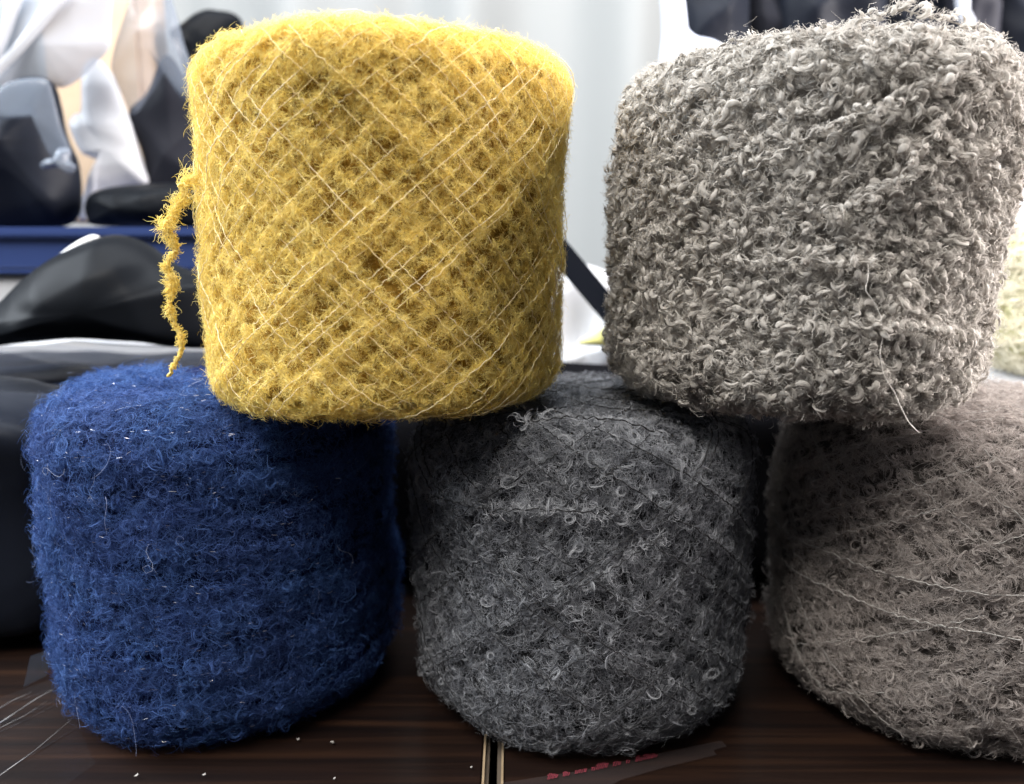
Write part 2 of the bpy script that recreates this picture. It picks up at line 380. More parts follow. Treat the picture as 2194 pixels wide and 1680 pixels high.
pillow('pale_bag', [(1412, -80), (1448, -80), (1460, 10), (1468, 55), (1490, 78), (1530, 88), (1562, 112), (1592, 160), (1560, 240), (1440, 260), (1412, 180), (1420, 60)], .78, .02, M_PALE,
       'pale blue white plastic bag hanging beside the dark garments', 'bag', wr=.15, k=40, centre=(1470, 150))
pillow('film_strip', [(2040, -60), (2078, -60), (2078, 20), (2090, 50), (2070, 62), (2052, 40), (2046, 0)], .78, .004, M_MILKY,
       'white film strip hanging between the dark garments', 'film', wr=.3, k=80)
pillow('white_pack', [(2155, 440), (2185, 405), (2240, 392), (2290, 420), (2300, 520), (2220, 540), (2150, 520)], .56, .03, M_WHITE,
       'small white pack above the pale yellow yarn ball', 'pack', wr=.15, k=60)
# between the two upper balls
pillow('white_bag', [(1130, 590), (1220, 560), (1330, 600), (1400, 700), (1400, 900), (1250, 930), (1120, 900), (1100, 720)], .53, .05, M_WHITE,
       'white plastic bag behind the gap between the two upper yarn balls', 'bag', wr=.3, k=50)
pillow('yellow_scrap', [(1240, 735), (1265, 716), (1310, 700), (1350, 715), (1350, 745), (1290, 742)], .475, .004, plain_mat('yellow_scrap', (.78, .75, .28), .7),
       'pale yellow scrap on the white bag under the black strap', 'scrap')
pA, pB = at(1175, 510, .46), at(1345, 712, .46); d = nrm(pB - pA); w = np.array([-d[2], 0, d[0]]) * .0066
bm = bmesh.new(); vs = []
for yy in (-.002, .002):
    for p in (pA - w, pB - w, pB + w, pA + w): vs.append(bm.verts.new(p + np.array([0, yy, 0])))
for f in ((0, 1, 2, 3), (7, 6, 5, 4), (0, 4, 5, 1), (1, 5, 6, 2), (2, 6, 7, 3), (3, 7, 4, 0)): bm.faces.new([vs[i] for i in f])
bmesh.ops.recalc_face_normals(bm, faces=bm.faces)
tag(bm_obj('strap', bm, M_DARK), 'flat black strap slanting across the gap between the two upper yarn balls', 'strap')
pillow('film_scrap', [(868, 878), (885, 872), (905, 880), (903, 892), (880, 896)], .40, .003, plain_mat('cyan_film', (.45, .62, .66), .3), 'tiny pale cyan film scrap seen between the blue and charcoal balls', 'scrap')

# clear bag lying on the table in the lower left corner
P0 = [on_table(-160, 1560), on_table(-160, 1900)]; P1 = [on_table(118, 1455), on_table(205, 1640)]
nu, nv = 40, 300
u = np.linspace(0, 1, nu)[:, None]; v = np.linspace(0, 1, nv)[None]
A = np.array(P0); B = np.array(P1)
a0 = A[0] + (A[1] - A[0]) * v[0][:, None]; b0 = B[0] + (B[1] - B[0]) * v[0][:, None]
G = a0[None] + (b0 - a0)[None] * u[..., None]
hgt = np.zeros((nu, nv))
for vc, wd, hh in ((.14, .004, .0012), (.25, .006, .0022), (.29, .003, .0012), (.62, .007, .0016)):
    vcu = vc + .03 * np.sin(u * 3 + vc * 20)
    hgt = np.maximum(hgt, hh * np.clip(1 - np.abs(v - vcu) / wd, 0, 1) * (1 - u ** 3 * .85))
G[..., 2] = .0008 + hgt + .0003 * np.sin(u * 5 + v * 7)
a = (np.arange(nu - 1)[:, None] * nv + np.arange(nv - 1)[None]).ravel()
cb = empty('clear_bag', tuple(on_table(20, 1560)), 'creased clear plastic bag lying on the table beside the blue yarn ball', 'bag')
link('sheet', np_mesh('sheet', G.reshape(-1, 3), np.stack([a, a + nv, a + nv + 1, a + 1], 1)[:, ::-1], [M_SHEET]), cb)
for pa, pb, r0 in (((-60, 1592), (116, 1486), .00042), ((-60, 1562), (70, 1488), .0002), ((-60, 1608), (100, 1512), .00016), ((-60, 1722), (150, 1556), .00034)):
    A0, B0 = on_table(*pa) + [0, 0, .0016], on_table(*pb) + [0, 0, .0016]; tt = np.linspace(0, 1, 14)[:, None]
    Cl = A0 + (B0 - A0) * tt + np.array([0, .0006, .0003]) * np.sin(tt * 7 + pa[1])
    an = np.arange(6) / 6 * 2 * np.pi; rr = r0 * (1 - .75 * tt ** 2) * (1 + .3 * np.sin(tt * 19))
    Vt = (Cl[:, None] + rr[:, None] * np.stack([0 * an, np.cos(an), np.sin(an) * .6], -1)[None]).reshape(-1, 3)
    qq = [[i * 6 + j, i * 6 + (j + 1) % 6, (i + 1) * 6 + (j + 1) % 6, (i + 1) * 6 + j] for i in range(13) for j in range(6)]
    link('fold', outward(np_mesh('fold', Vt, np.array(qq), [M_STREAK])), cb)  # crease highlights put in as pale tubes
fl = [on_table(50, 1472), on_table(100, 1448), on_table(58, 1470) + [0, .004, .010], on_table(102, 1446) + [0, .006, .008]]
link('flap', np_mesh('flap', np.array(fl), np.array([[0, 1, 3, 2]]), [M_GREYFILM]), cb)

# printed plastic strip and lint on the table
def flat_poly(name, pts, z, m, parent=None, th=.0003):
    bm = bmesh.new(); b = [bm.verts.new(on_table(px, py) * [1, 1, 0] + [0, 0, z]) for px, py in pts]
    f = bm.faces.new(b); bm.normal_update()
    if f.normal.z < 0: f.normal_flip()
    r = bmesh.ops.extrude_face_region(bm, geom=[f])
    for vv in r['geom']:
        if isinstance(vv, bmesh.types.BMVert): vv.co.z += th
    bmesh.ops.recalc_face_normals(bm, faces=bm.faces)
    return bm_obj(name, bm, m, parent)
strip = empty('plastic_strip', tuple(on_table(1330, 1650)), 'clear plastic strip with blurred red print in front of the charcoal ball', 'strip')
flat_poly('film', [(1060, 1720), (1075, 1683), (1250, 1656), (1400, 1622), (1480, 1605), (1545, 1592), (1556, 1604), (1528, 1612), (1535, 1622), (1420, 1650), (1330, 1676), (1250, 1720)], .0006, film_mat('strip_film', (.20, .165, .165), .06, .35, ior=1.2), strip)
M_RED = plain_mat('red_print', (.15, .022, .034), .6)
bm = bmesh.new()
xs = 1172.
while xs < 1425:
    wd = rng.uniform(5, 9)
    if rng.random() < .16: xs += 10; continue
    yb = 1678 - (xs - 1172) * .205; h = rng.choice([11, 8, 8, 14])
    for (dx0, dx1) in ((0, 2.6), (wd * .55, wd * .55 + 2.4)):
        q4 = [(xs + dx0, yb), (xs + dx1, yb - .4), (xs + dx1 + h * .35, yb - h), (xs + dx0 + h * .35, yb - h + .4)]
        bm.faces.new([bm.verts.new(on_table(px, py) * [1, 1, 0] + [0, 0, .00125]) for px, py in q4])
    q4 = [(xs, yb - h * .5), (xs + wd * .6, yb - h * .5 - 1), (xs + wd * .6 + .8, yb - h * .5 - 3.2), (xs + .8, yb - h * .5 - 2.4)]
    bm.faces.new([bm.verts.new(on_table(px, py) * [1, 1, 0] + [0, 0, .00135]) for px, py in q4])
    xs += wd + 1.5
bmesh.ops.recalc_face_normals(bm, faces=bm.faces)
bm_obj('red_print', bm, M_RED, strip)
M_LINT = fibre_mat('white_lint', (.45, .43, .41), (.6, .58, .55), .2)
for (px, py, ang, ln, lab) in ((293, 1670, .7, 15, 'white lint fleck at the bottom edge below the blue ball, the larger of two'), (438, 1668, .6, 12, 'white lint fleck at the bottom edge, second along from the clear bag'),
                               (639, 1592, .4, 10, 'white lint fleck just in front of the blue ball'), (712, 1598, .15, 11, 'thin grey lint fleck beside the white one in front of the blue ball'),
                               (717, 1676, 1.0, 6, 'tiny white lint fleck near the table gap'), (1010, 1652, .9, 5, 'tiny white lint fleck touching the edge of the table gap')):
    ln *= .62; c, s = math.cos(ang), math.sin(ang)
    o = flat_poly('lint_fleck', [(px - ln * c / 2 - 2 * s, py + ln * s / 2 - 2 * c), (px, py + 1.6), (px + ln * c / 2 + 1.5 * s, py - ln * s / 2 + 1.5 * c), (px + ln * c * .4, py - ln * s * .4 - 1.6), (px, py - 1.2)], .0012, M_LINT, th=.0003)
    tag(o, lab, 'lint', 'lint flecks on the table')

# ------------------------------------------------------------ yarn
class Ball:
    def __init__(s, name, c, z0, R, H, rc, label, taper=0, bump=.0012, seed=1, lean=(0, 0)):
        s.c = np.array([c[0], c[1], z0]); s.R, s.H, s.rc, s.taper, s.bump, s.lean = R, H, rc, taper, bump, lean
        s.L = np.cumsum([0, R - rc, rc * math.pi / 2, H - 2 * rc, rc * math.pi / 2, R - rc])
        s.ph = np.random.default_rng(seed).uniform(0, 6.28, 12)
        s.root = empty('yarn_ball', tuple(s.c), label, 'yarn ball', 'yarn balls stacked on the table')
        s.name = name
    def prof(s, q):
        R, rc, H, L = s.R, s.rc, s.H, s.L
        q = np.clip(q, 0, L[5]); r = np.zeros_like(q); z = np.zeros_like(q); nr = np.zeros_like(q); nz = np.zeros_like(q)
        m = q < L[1]; r[m] = q[m]; nz[m] = -1
        m = (q >= L[1]) & (q < L[2]); a = (q[m] - L[1]) / rc; r[m] = R - rc + rc * np.sin(a); z[m] = rc - rc * np.cos(a); nr[m] = np.sin(a); nz[m] = -np.cos(a)
        m = (q >= L[2]) & (q < L[3]); r[m] = R; z[m] = rc + q[m] - L[2]; nr[m] = 1
        m = (q >= L[3]) & (q < L[4]); a = (q[m] - L[3]) / rc; r[m] = R - rc + rc * np.cos(a); z[m] = H - rc + rc * np.sin(a); nr[m] = np.cos(a); nz[m] = np.sin(a)
        m = q >= L[4]; r[m] = L[5] - q[m]; z[m] = H; nz[m] = 1
        return r, z, nr, nz
    def surf(s, th, q, h=0.0):
        r, z, nr, nz = s.prof(np.asarray(q, float))
        p = s.ph; zz = z / s.H
        d = s.bump * (np.sin(2 * th + 4 * zz + p[0]) + .8 * np.sin(3 * th - 7 * zz + p[1]) + .6 * np.sin(5 * th + 11 * zz + p[2]) + .5 * np.sin(8 * th - 15 * zz + p[3]) + .5 * np.sin(11 * th + 21 * zz + p[4]))
        h = h + d * np.abs(nr)
        tp = 1 + s.taper * (zz - .5)
        rr = (r + nr * h) * tp; zz2 = z + nz * h
        n = np.stack([nr * np.cos(th), nr * np.sin(th), nz], -1)
        P = np.stack([rr * np.cos(th) + s.lean[0] * (zz - .5), rr * np.sin(th) + s.lean[1] * (zz - .5), zz2], -1) + s.c
        return P, n
    def core(s, m, sink=-.0022, amp=.0009):
        nt, nq = 200, 120
        th = np.linspace(0, 2 * np.pi, nt, endpoint=False); q = np.linspace(.0005, s.L[5] - .0005, nq)
        T, Q = np.meshgrid(th, q, indexing='ij')
        P, n = s.surf(T.ravel(), Q.ravel(), sink + amp * rng.normal(0, 1, T.size))
        i, j = np.meshgrid(np.arange(nt), np.arange(nq - 1), indexing='ij'); i2 = (i + 1) % nt
        f = np.stack([i * nq + j, i2 * nq + j, i2 * nq + j + 1, i * nq + j + 1], -1).reshape(-1, 4)
        return link('core', np_mesh('core', P, f, [m]), s.root)

def resample(P, N, step):
    d = np.concatenate([[0], np.cumsum(np.linalg.norm(np.diff(P, axis=0), axis=1))])
    t = np.arange(step * .5, d[-1], step)
    return np.stack([np.interp(t, d, P[:, k]) for k in range(3)], -1), nrm(np.stack([np.interp(t, d, N[:, k]) for k in range(3)], -1)), t

def frames(P, N):
    T = nrm(np.gradient(P, axis=0)); B = nrm(np.cross(N, T)); N2 = np.cross(T, B)
    return T, B, N2

def seen(P, N, lim=-.45, pad=260):
    v = nrm(CAM - P)
    zc = P[:, 1] * math.cos(PITCH) - (P[:, 2] - CAMZ) * math.sin(PITCH)
    px = 1097 + F_PX * P[:, 0] / zc
    return ((N * v).sum(-1) > lim) & (px > -pad) & (px < 2194 + pad)

def tufts(n, M, K, L, spread, dirstd, curl, lift, jit, r=rng):
    """bundles of fibres that leave the thread together"""
    phi = (r.normal(0, dirstd, (n, 1)) + np.pi * r.integers(0, 2, (n, 1))) + r.normal(0, spread, (n, M))
    ln = r.uniform(*L, (n, 1)) * r.uniform(.6, 1.15, (n, M))
    u = np.linspace(0, 1, K)
    c1 = r.normal(0, curl, (n, 1)) + r.normal(0, curl * .6, (n, M)); c2 = r.normal(0, curl * .8, (n, M))
    ang = phi[..., None] + c1[..., None] * u + c2[..., None] * np.sin(u * 5)
    st = ln[..., None] / (K - 1)
    x = np.concatenate([np.zeros((n, M, 1)), np.cumsum(np.cos(ang[..., :-1]) * st, -1)], -1)
    y = np.concatenate([np.zeros((n, M, 1)), np.cumsum(np.sin(ang[..., :-1]) * st, -1)], -1)
    lf = r.uniform(*lift, (n, M)); arch = r.normal(.25, .25, (n, M))
    z = ln[..., None] * (lf[..., None] * u + arch[..., None] * u * (1 - u))
    o = r.normal(0, 1, (n, M, 1, 3)) * jit
    return np.stack([x, y, z], -1) + o

def rings(n, M, K, rad, arc, tilt, rj, lift, r=rng, flat=.55):
    """loops: several fibres running round the same small circle"""
    R0 = r.uniform(*rad, (n, 1)) * (1 + r.normal(0, rj, (n, M)))
    a0 = r.uniform(0, 6.28, (n, 1)) + r.normal(0, .35, (n, M)); ar = r.uniform(*arc, (n, 1)) * r.uniform(.75, 1.2, (n, M))
    u = np.linspace(0, 1, K); an = a0[..., None] + ar[..., None] * u
    rr = R0[..., None] * (1 - .25 * r.random((n, M, 1)) * u)
    el = r.uniform(flat, 1, (n, 1, 1))
    x, y = rr * np.cos(an), rr * np.sin(an) * el
    z = r.normal(0, 1, (n, M, 1)) * R0.mean() * .16 + 0 * x
    q = np.stack([x, y, z], -1)
    # random orientation near the surface plane
    al = r.uniform(0, 6.28, n); t1 = r.normal(0, tilt, n); t2 = r.normal(0, tilt, n)
    def rot(ax, a):
        m = np.zeros((n, 3, 3)); c, s = np.cos(a), np.sin(a); i, j = [(1, 2), (0, 2), (0, 1)][ax]
        m[:, ax, ax] = 1; m[:, i, i] = c; m[:, j, j] = c; m[:, i, j] = -s; m[:, j, i] = s; return m
    Mx = rot(0, t1) @ rot(1, t2) @ rot(2, al)
    q = np.einsum('nij,nmkj->nmki', Mx, q)
    off = np.zeros((n, 1, 1, 3)); off[..., 2] = r.uniform(*lift, (n, 1, 1)); off[..., 0] = r.normal(0, .0006, (n, 1, 1)); off[..., 1] = r.normal(0, .0009, (n, 1, 1))
    return q + off

def to_world(q, P, T, B, N):
    return P[:, None, None] + q[..., 0:1] * T[:, None, None] + q[..., 1:2] * B[:, None, None] + q[..., 2:3] * N[:, None, None]

def ribbon(C, Nf, w, tip=.45):
    """C f x K x 3 centre lines, Nf f x 3 facing -> vertices and quads"""
    f, K, _ = C.shape
    tan = nrm(np.gradient(C, axis=1)); side = nrm(np.cross(tan, Nf[:, None]))
    prof = np.interp(np.linspace(0, 1, K), [0, .15, .7, 1], [.6, 1, .9, tip])[None, :, None]
    ww = (w[:, None, None] if np.ndim(w) else w) * .5 * prof
    V = np.stack([C - side * ww, C + side * ww], 2).reshape(-1, 3)
    k = np.arange(K - 1) * 2; base = (np.arange(f) * K * 2)[:, None]
    a = (base + k[None]).ravel()
    return V, np.stack([a, a + 1, a + 3, a + 2], 1)

def tube(C, Nf, rad, S=4, flat=1.0):
    f, K, _ = C.shape
    tan = nrm(np.gradient(C, axis=1)); e1 = nrm(np.cross(tan, Nf[:, None])); e2 = np.cross(tan, e1)
    an = np.arange(S) / S * 2 * np.pi
    V = C[:, :, None] + rad[..., None, None] * (e1[:, :, None] * np.cos(an)[None, None, :, None] + flat * e2[:, :, None] * np.sin(an)[None, None, :, None])
    i = np.arange(S); i2 = (i + 1) % S
    k = (np.arange(K - 1) * S)[:, None]; base = (np.arange(f) * K * S)[:, None, None]
    q = np.stack([base + k + i, base + k + i2, base + k + S + i2, base + k + S + i], -1).reshape(-1, 4)
    return V.reshape(-1, 3), q

def pack(parts):
    """parts: list of (V, Q, material index) -> one mesh's arrays"""
    V = []; Q = []; Mi = []; b = 0
    for v, q, m in parts:
        if len(q) == 0: continue
        V.append(v); Q.append(q + b); Mi.append(np.full(len(q), m)); b += len(v)
    return np.concatenate(V), np.concatenate(Q), np.concatenate(Mi)

def facing(Nrep, jit):
    return nrm(Nrep + rng.normal(0, jit, Nrep.shape))

def fibre_part(q, P, T, B, N, w, mi, jit=.55):
    n, M, K, _ = q.shape
    C = to_world(q, P, T, B, N).reshape(n * M, K, 3)
    Nf = facing(np.repeat(N, M, 0), jit)
    v, f = ribbon(C, Nf, rng.uniform(w[0], w[1], n * M))
    return v, f, mi

def thread_part(P, N, rad, amp, wl, mi, lift=0.0, dip=0.0):
    Pq, Nq, t = resample(P, N, wl / 5)
    if len(Pq) < 4: return None
    T, B, N2 = frames(Pq, Nq); ph = rng.uniform(0, 6.28); p2 = rng.uniform(0, 6.28)
    k = 2 * np.pi / wl; a = amp * (1 + .7 * np.sin(t * 310 + ph) * np.sin(t * 97 + p2))
    lf = lift + dip * (np.sin(t * 230 + p2) + .8 * np.sin(t * 97 + ph))
    C = Pq + N2 * (lf + .5 * a * np.sin(t * k + ph))[:, None] + B * (a * np.cos(t * k * (1 + .1 * np.sin(t * 90)) + ph))[:, None]
    rr = rad * (1 + .3 * np.sin(t * k * 2 + ph))
    v, f = tube(C[None], Nq[:1], rr[None], 4)
    return v, f, mi

def make_strand(ball, P, N, builder, mats, name='strand'):
    m = seen(P, N)
    if m.sum() < 6: return
    # keep the longest visible stretch
    idx = np.where(m)[0]; cut = np.split(idx, np.where(np.diff(idx) > 1)[0] + 1)
    for run in cut:
        if len(run) < 8 or np.linalg.norm(P[run[1:]] - P[run[:-1]], axis=1).sum() < .012: continue
        parts = [p for p in builder(P[run], N[run]) if p is not None and len(p[1])]
        if not parts: continue
        V, Q, Mi = pack(parts)
        link(name, np_mesh(name, V, Q, mats, Mi), ball.root)

def cross_paths(ball, n, up, down, s_in=.010, ease=.45, npts=170, front=2.3):
    """windings that climb from the bottom rim over the side to the top rim and back"""
    L = ball.L; s0, s1 = L[1] - s_in, L[4] + s_in; ln = s1 - s0; out = []
    for d, ang in ((1, up), (-1, down)):
        turn = ln / math.tan(math.radians(ang)) / ball.R
        k = n // 2
        for i in range(k):
            th0 = (i + rng.uniform(-.32, .32)) / k * 2 * np.pi
            t = np.linspace(0, 1, npts); sm = t * t * (3 - 2 * t)
            s = s0 + ln * ((1 - ease) * t + ease * sm)
            th = th0 + d * turn * t + .012 * np.sin(t * 9 + rng.uniform(0, 6))
            out.append((th, s))
    return out

def hoop_paths(ball, n, slope, s_in=.02, npts=220):
    """near-level windings"""
    L = ball.L; s0, s1 = L[1] - .004, L[4] + s_in; out = []
    for i in range(n):
        c = s0 + (s1 - s0) * (i + rng.uniform(-.3, .3)) / n
        th = np.linspace(-np.pi * 1.15, np.pi * .15, npts) + rng.uniform(-.1, .1)
        g = slope * (1 if rng.random() < .8 else -1) * rng.uniform(.5, 1.4)
        s = c + g * ball.R * (th + np.pi / 2) + .0008 * np.sin(th * 6 + rng.uniform(0, 6))
        out.append((th, s))
    return out

def fuzz(ball, n, L, w, mat, K=7, curl=1.5, lift=(.1, .7), h=.0006, lim=-.35):
    """stray fibres standing off the whole ball"""
    th = rng.uniform(-np.pi * 1.2, np.pi * .2, n); s = ball.L[1] - .004 + rng.random(n) * (ball.L[4] + .03 - ball.L[1])
    P, N = ball.surf(th, s, h); m = seen(P, N, lim); P, N = P[m], N[m]
    B = np.stack([-np.sin(th[m]), np.cos(th[m]), 0 * th[m]], -1); T = np.cross(B, N)
    q = tufts(len(P), 1, K, L, .3, 3, curl, lift, .0001)
    v, f, mi = fibre_part(q, P, B, T, N, w, 0, .9)
    o = link('fuzz', np_mesh('fuzz', v, f, [mat]), ball.root); o['kind'] = 'stuff'

# ---- yellow: brushed yarn, pale binder threads criss-crossing over fluffy tufts
def yellow_builder(h, mi_thread=1, dens=1.0, outer=False):
    def b(P, N):
        out = []
        Pq, Nq, t = resample(P, N, .0017 / dens); T, B, N2 = frames(Pq, Nq)
        den = .5 + .5 * np.sin(t * 85 + rng.uniform(0, 6)) * np.sin(t * 36 + rng.uniform(0, 6)) + rng.normal(0, .25, len(t)); k = den > .22
        Pk, Tk, Bk, Nk = Pq[k], T[k], B[k], N2[k]
        if len(Pk):
            q = tufts(len(Pk), 22, 5, (.0016, .0040), .5, .5 if outer else .75, 1.1, (-.02, .36), np.array([.0006, .00055, .0004]))
            q = q * np.clip(.45 + .8 * den[k], .5, 1.25)[:, None, None, None]
            out.append(fibre_part(q, Pk, Tk, Bk, Nk, (.00007, .00014), 0))
        if outer and rng.random() < .85:
            out.append(thread_part(P, N, rng.uniform(.00008, .00014), rng.uniform(.0001, .00028), rng.uniform(.003, .0055), mi_thread, .0006, .0006))
        return out
    return b
MY = fibre_mat('yellow_wool', (.84, .627, .12), (.97, .85, .38), .36)
MYT = fibre_mat('yellow_binder_thread', (.90, .72, .34), (.93, .82, .58), .15)
MYC = plain_mat('yellow_core_shaded', (.30, .17, .03), .9, .1, bump=(900, .8, .001), var=(300, (.42, .26, .05)))  # browner than the wool, to paint the shade in the pits
yb = Ball('yellow', (-.0405, .264), .1160, .0555, .1015, .0085, 'fluffy mustard yellow yarn ball with pale criss-cross threads resting on the blue and charcoal balls', taper=.03, seed=3, bump=.0006, lean=(.002, 0))
yb.core(MYC, -.0036)
for outer, cnt in ((False, 112), (True, 104)):
    for th, s in cross_paths(yb, cnt, 36, 41):
        h = rng.uniform(-.0006, .0011) if outer else rng.uniform(-.0030, -.0010)
        P, N = yb.surf(th, s, h); make_strand(yb, P, N, yellow_builder(h, outer=outer), [MY, MYT])
for th, s in hoop_paths(yb, 62, .05, s_in=.035)[40:]:
    P, N = yb.surf(th, s, rng.uniform(-.001, .0004)); make_strand(yb, P, N, yellow_builder(0, outer=rng.random() < .15), [MY, MYT])
fuzz(yb, 14000, (.0015, .0042), (.00006, .00012), MY, 5, 1.0, (.15, .8))

def free_strand(ball, pts, depth, builder, mats, name, Nd=(0, -.9, .4)):
    P = np.array([at(px, py, d if isinstance(depth, str) else depth) for px, py, *r in pts for d in [0]]) if False else np.array([at(px, py, (r[0] if r else depth)) for px, py, *r in pts])
    d = np.concatenate([[0], np.cumsum(np.linalg.norm(np.diff(P, axis=0), axis=1))]); t = np.linspace(0, d[-1], 140)
    C = np.stack([np.interp(t, d, P[:, k]) for k in range(3)], -1)
    for _ in range(6): C[1:-1] = (C[:-2] + 2 * C[1:-1] + C[2:]) / 4
    N = np.repeat(nrm(np.array([Nd], float)), len(C), 0)
    parts = [p for p in builder(C, N) if p is not None]
    V, Q, Mi = pack(parts)
    return link(name, np_mesh(name, V, Q, mats, Mi), ball.root)
def on_ball(ball, px, py, lift):
    """where the line of sight through a pixel meets the ball's side"""
    for y in np.arange(.14, .40, .0005):
        p = at(px, py, y); zz = (p[2] - ball.c[2]) / ball.H - .5
        if math.hypot(p[0] - ball.c[0] - ball.lean[0] * zz, p[1] - ball.c[1]) < (ball.R * (1 + ball.taper * zz)) + lift: break
    return y
def tail_builder(P, N):
    out = []
    Pq, Nq, t = resample(P, N, .0011); T, B, N2 = frames(Pq, Nq); n = len(Pq)
    amt = np.interp(np.linspace(0, 1, n), [0, .25, .55, .8, 1], [1, 1, .8, .45, .3])
    q = tufts(n, 60, 5, (.0015, .0038), .7, 1.3, .9, (-.6, .6), .0008) * (amt * np.clip(.9 + .5 * np.sin(t * 520 + 1) * np.sin(t * 210) + rng.normal(0, .25, n), .3, 1.5))[:, None, None, None]
    out.append(fibre_part(q, Pq, T, B, N2, (.00012, .00026), 0, .8))
    out.append(thread_part(P, N, .0006, .0003, .004, 0))
    return out
free_strand(yb, [(425, 385), (398, 385), (384, 395), (396, 420), (372, 455), (352, 480), (366, 505), (380, 530), (358, 555), (362, 590), (378, 600), (366, 640), (362, 665), (374, 690), (384, 715), (392, 740), (385, 760), (372, 785), (360, 808)],
            .238, tail_builder, [MY, MYT], 'yarn_tail')

# ---- blue: long-haired mohair wound almost level, with glinting flecks
def blue_builder(P, N):
    out = []
    Pq, Nq, t = resample(P, N, .0019); T, B, N2 = frames(Pq, Nq); n = len(Pq)
    den = .5 + .5 * np.sin(t * 70 + rng.uniform(0, 6)) * np.sin(t * 31 + rng.uniform(0, 6)) + rng.normal(0, .25, n)
    kk = den > .12; sc = np.clip(.4 + .9 * den, .45, 1.35)[:, None, None, None]
    q = tufts(n, 19, 6, (.0026, .0062), .6, .6, 1.2, (-.02, .36), np.array([.0008, .0009, .0005])) * sc
    out.append(fibre_part(q[kk], Pq[kk], T[kk], B[kk], N2[kk], (.00006, .00013), 0))
    k = rng.random(n) < .16
    if k.any():
        q = rings(k.sum(), 11, 8, (.0012, .0026), (3.5, 7), .5, .25, (.0003, .0020))
        out.append(fibre_part(q, Pq[k], T[k], B[k], N2[k], (.00008, .00015), 0))
    k = rng.random(n) < .13
    if k.any():
        q = tufts(k.sum(), 1, 3, (.0010, .0022), .1, .15, .1, (0, .1), .0002); q[..., 2] += .0011
        out.append(fibre_part(q, Pq[k], T[k], B[k], N2[k], (.00009, .00016), 1, .5))
    return out
MB = fibre_mat('blue_mohair', (.007, .020, .100), (.10, .215, .53), .34, spec=.3, noise=(45, (.9, .8, .86)))
MBG = plain_mat('silver_fleck', (.60, .60, .68), .42, .5, 1)
MBC = plain_mat('blue_core_shaded', (.006, .012, .05), .9, .1, bump=(900, .8, .001))  # darker blue than the hair: depth shade put into the core colour
bb = Ball('blue', (-.1068, .290), .0010, .0600, .1140, .018, 'fuzzy royal blue mohair yarn ball with silver flecks under the yellow ball', seed=9, bump=.0009, taper=-.01)
bb.core(MBC, -.0036)
for th, s in hoop_paths(bb, 105, .09, s_in=.038):
    P, N = bb.surf(th, s, rng.uniform(-.0022, .0012)); make_strand(bb, P, N, blue_builder, [MB, MBG])
fuzz(bb, 7000, (.003, .008), (.00006, .00013), MB, 6, 1.5, (.1, .6))
fuzz(bb, 90, (.010, .022), (.00007, .00011), fibre_mat('pale_stray_fibre', (.25, .3, .5), (.4, .45, .6), .3), 12, 2.5, (.05, .25))

# ---- charcoal: boucle with small hair rings and dark binder threads
def grey_builder(dark):
    def b(P, N):
        out = []
        Pq, Nq, t = resample(P, N, .0024); T, B, N2 = frames(Pq, Nq); n = len(Pq)
        q = tufts(n, 15, 6, (.0025, .0058), .45, .8, 1.9, (-.02, .30), np.array([.0008, .0008, .0005]))
        out.append(fibre_part(q, Pq, T, B, N2, (.00007, .00015), 0))
        k = rng.random(n) < .05
        q = rings(k.sum(), 9, 9, (.0011, .0028), (4.3, 8.5), .6, .19, (.0004, .0020))
        out.append(fibre_part(q, Pq[k], T[k], B[k], N2[k], (.00008, .00014), 2, .6))
        k = rng.random(n) < .4
        q = rings(k.sum(), 8, 6, (.0009, .0026), (1.2, 3.2), .6, .25, (.0003, .0017))
        out.append(fibre_part(q, Pq[k], T[k], B[k], N2[k], (.00008, .00015), 0, .6))
        if dark: out.append(thread_part(P, N, .00022, .0003, .004, 1, .0012))
        return out
    return b
MG = fibre_mat('charcoal_hair', (.105, .110, .122), (.56, .575, .61), .34, spec=.35, noise=(170, (.5, .5, .52)))
MGR = fibre_mat('grey_ring_hair', (.24, .25, .27), (.54, .55, .58), .3, spec=.35)
MGT = plain_mat('black_binder_thread', (.012, .012, .014), .7)
MGC = plain_mat('charcoal_core_shaded', (.02, .02, .022), .9, .1, bump=(900, .8, .001))  # core painted near black as shade between the hairs
gb = Ball('grey', (.025, .282), .0010, .0592, .1080, .021, 'charcoal grey boucle yarn ball covered in tiny hair rings, middle of the bottom row', seed=21, bump=.0009)
gb.core(MGC, -.0032)
for i, (th, s) in enumerate(cross_paths(gb, 130, 33, 30, s_in=.03)):
    h = rng.uniform(-.0024, .0010); P, N = gb.surf(th, s, h); make_strand(gb, P, N, grey_builder(h > .0001), [MG, MGT, MGR])
for pts in ([(930, 1062), (985, 1078), (1060, 1092), (1150, 1090), (1260, 1096), (1340, 1104)], [(1230, 1262), (1300, 1225), (1370, 1178), (1420, 1150)], [(1120, 905), (1220, 892), (1330, 900), (1420, 930)]):
    free_strand(gb, [(x, y, on_ball(gb, x, y, .0016)) for x, y in pts], .22, grey_builder(True), [MGR, MGT, MGR], 'raised_strand', (0, -1, .2))
fuzz(gb, 6000, (.003, .0065), (.00006, .00012), MG, 6, 1.8, (.1, .6))

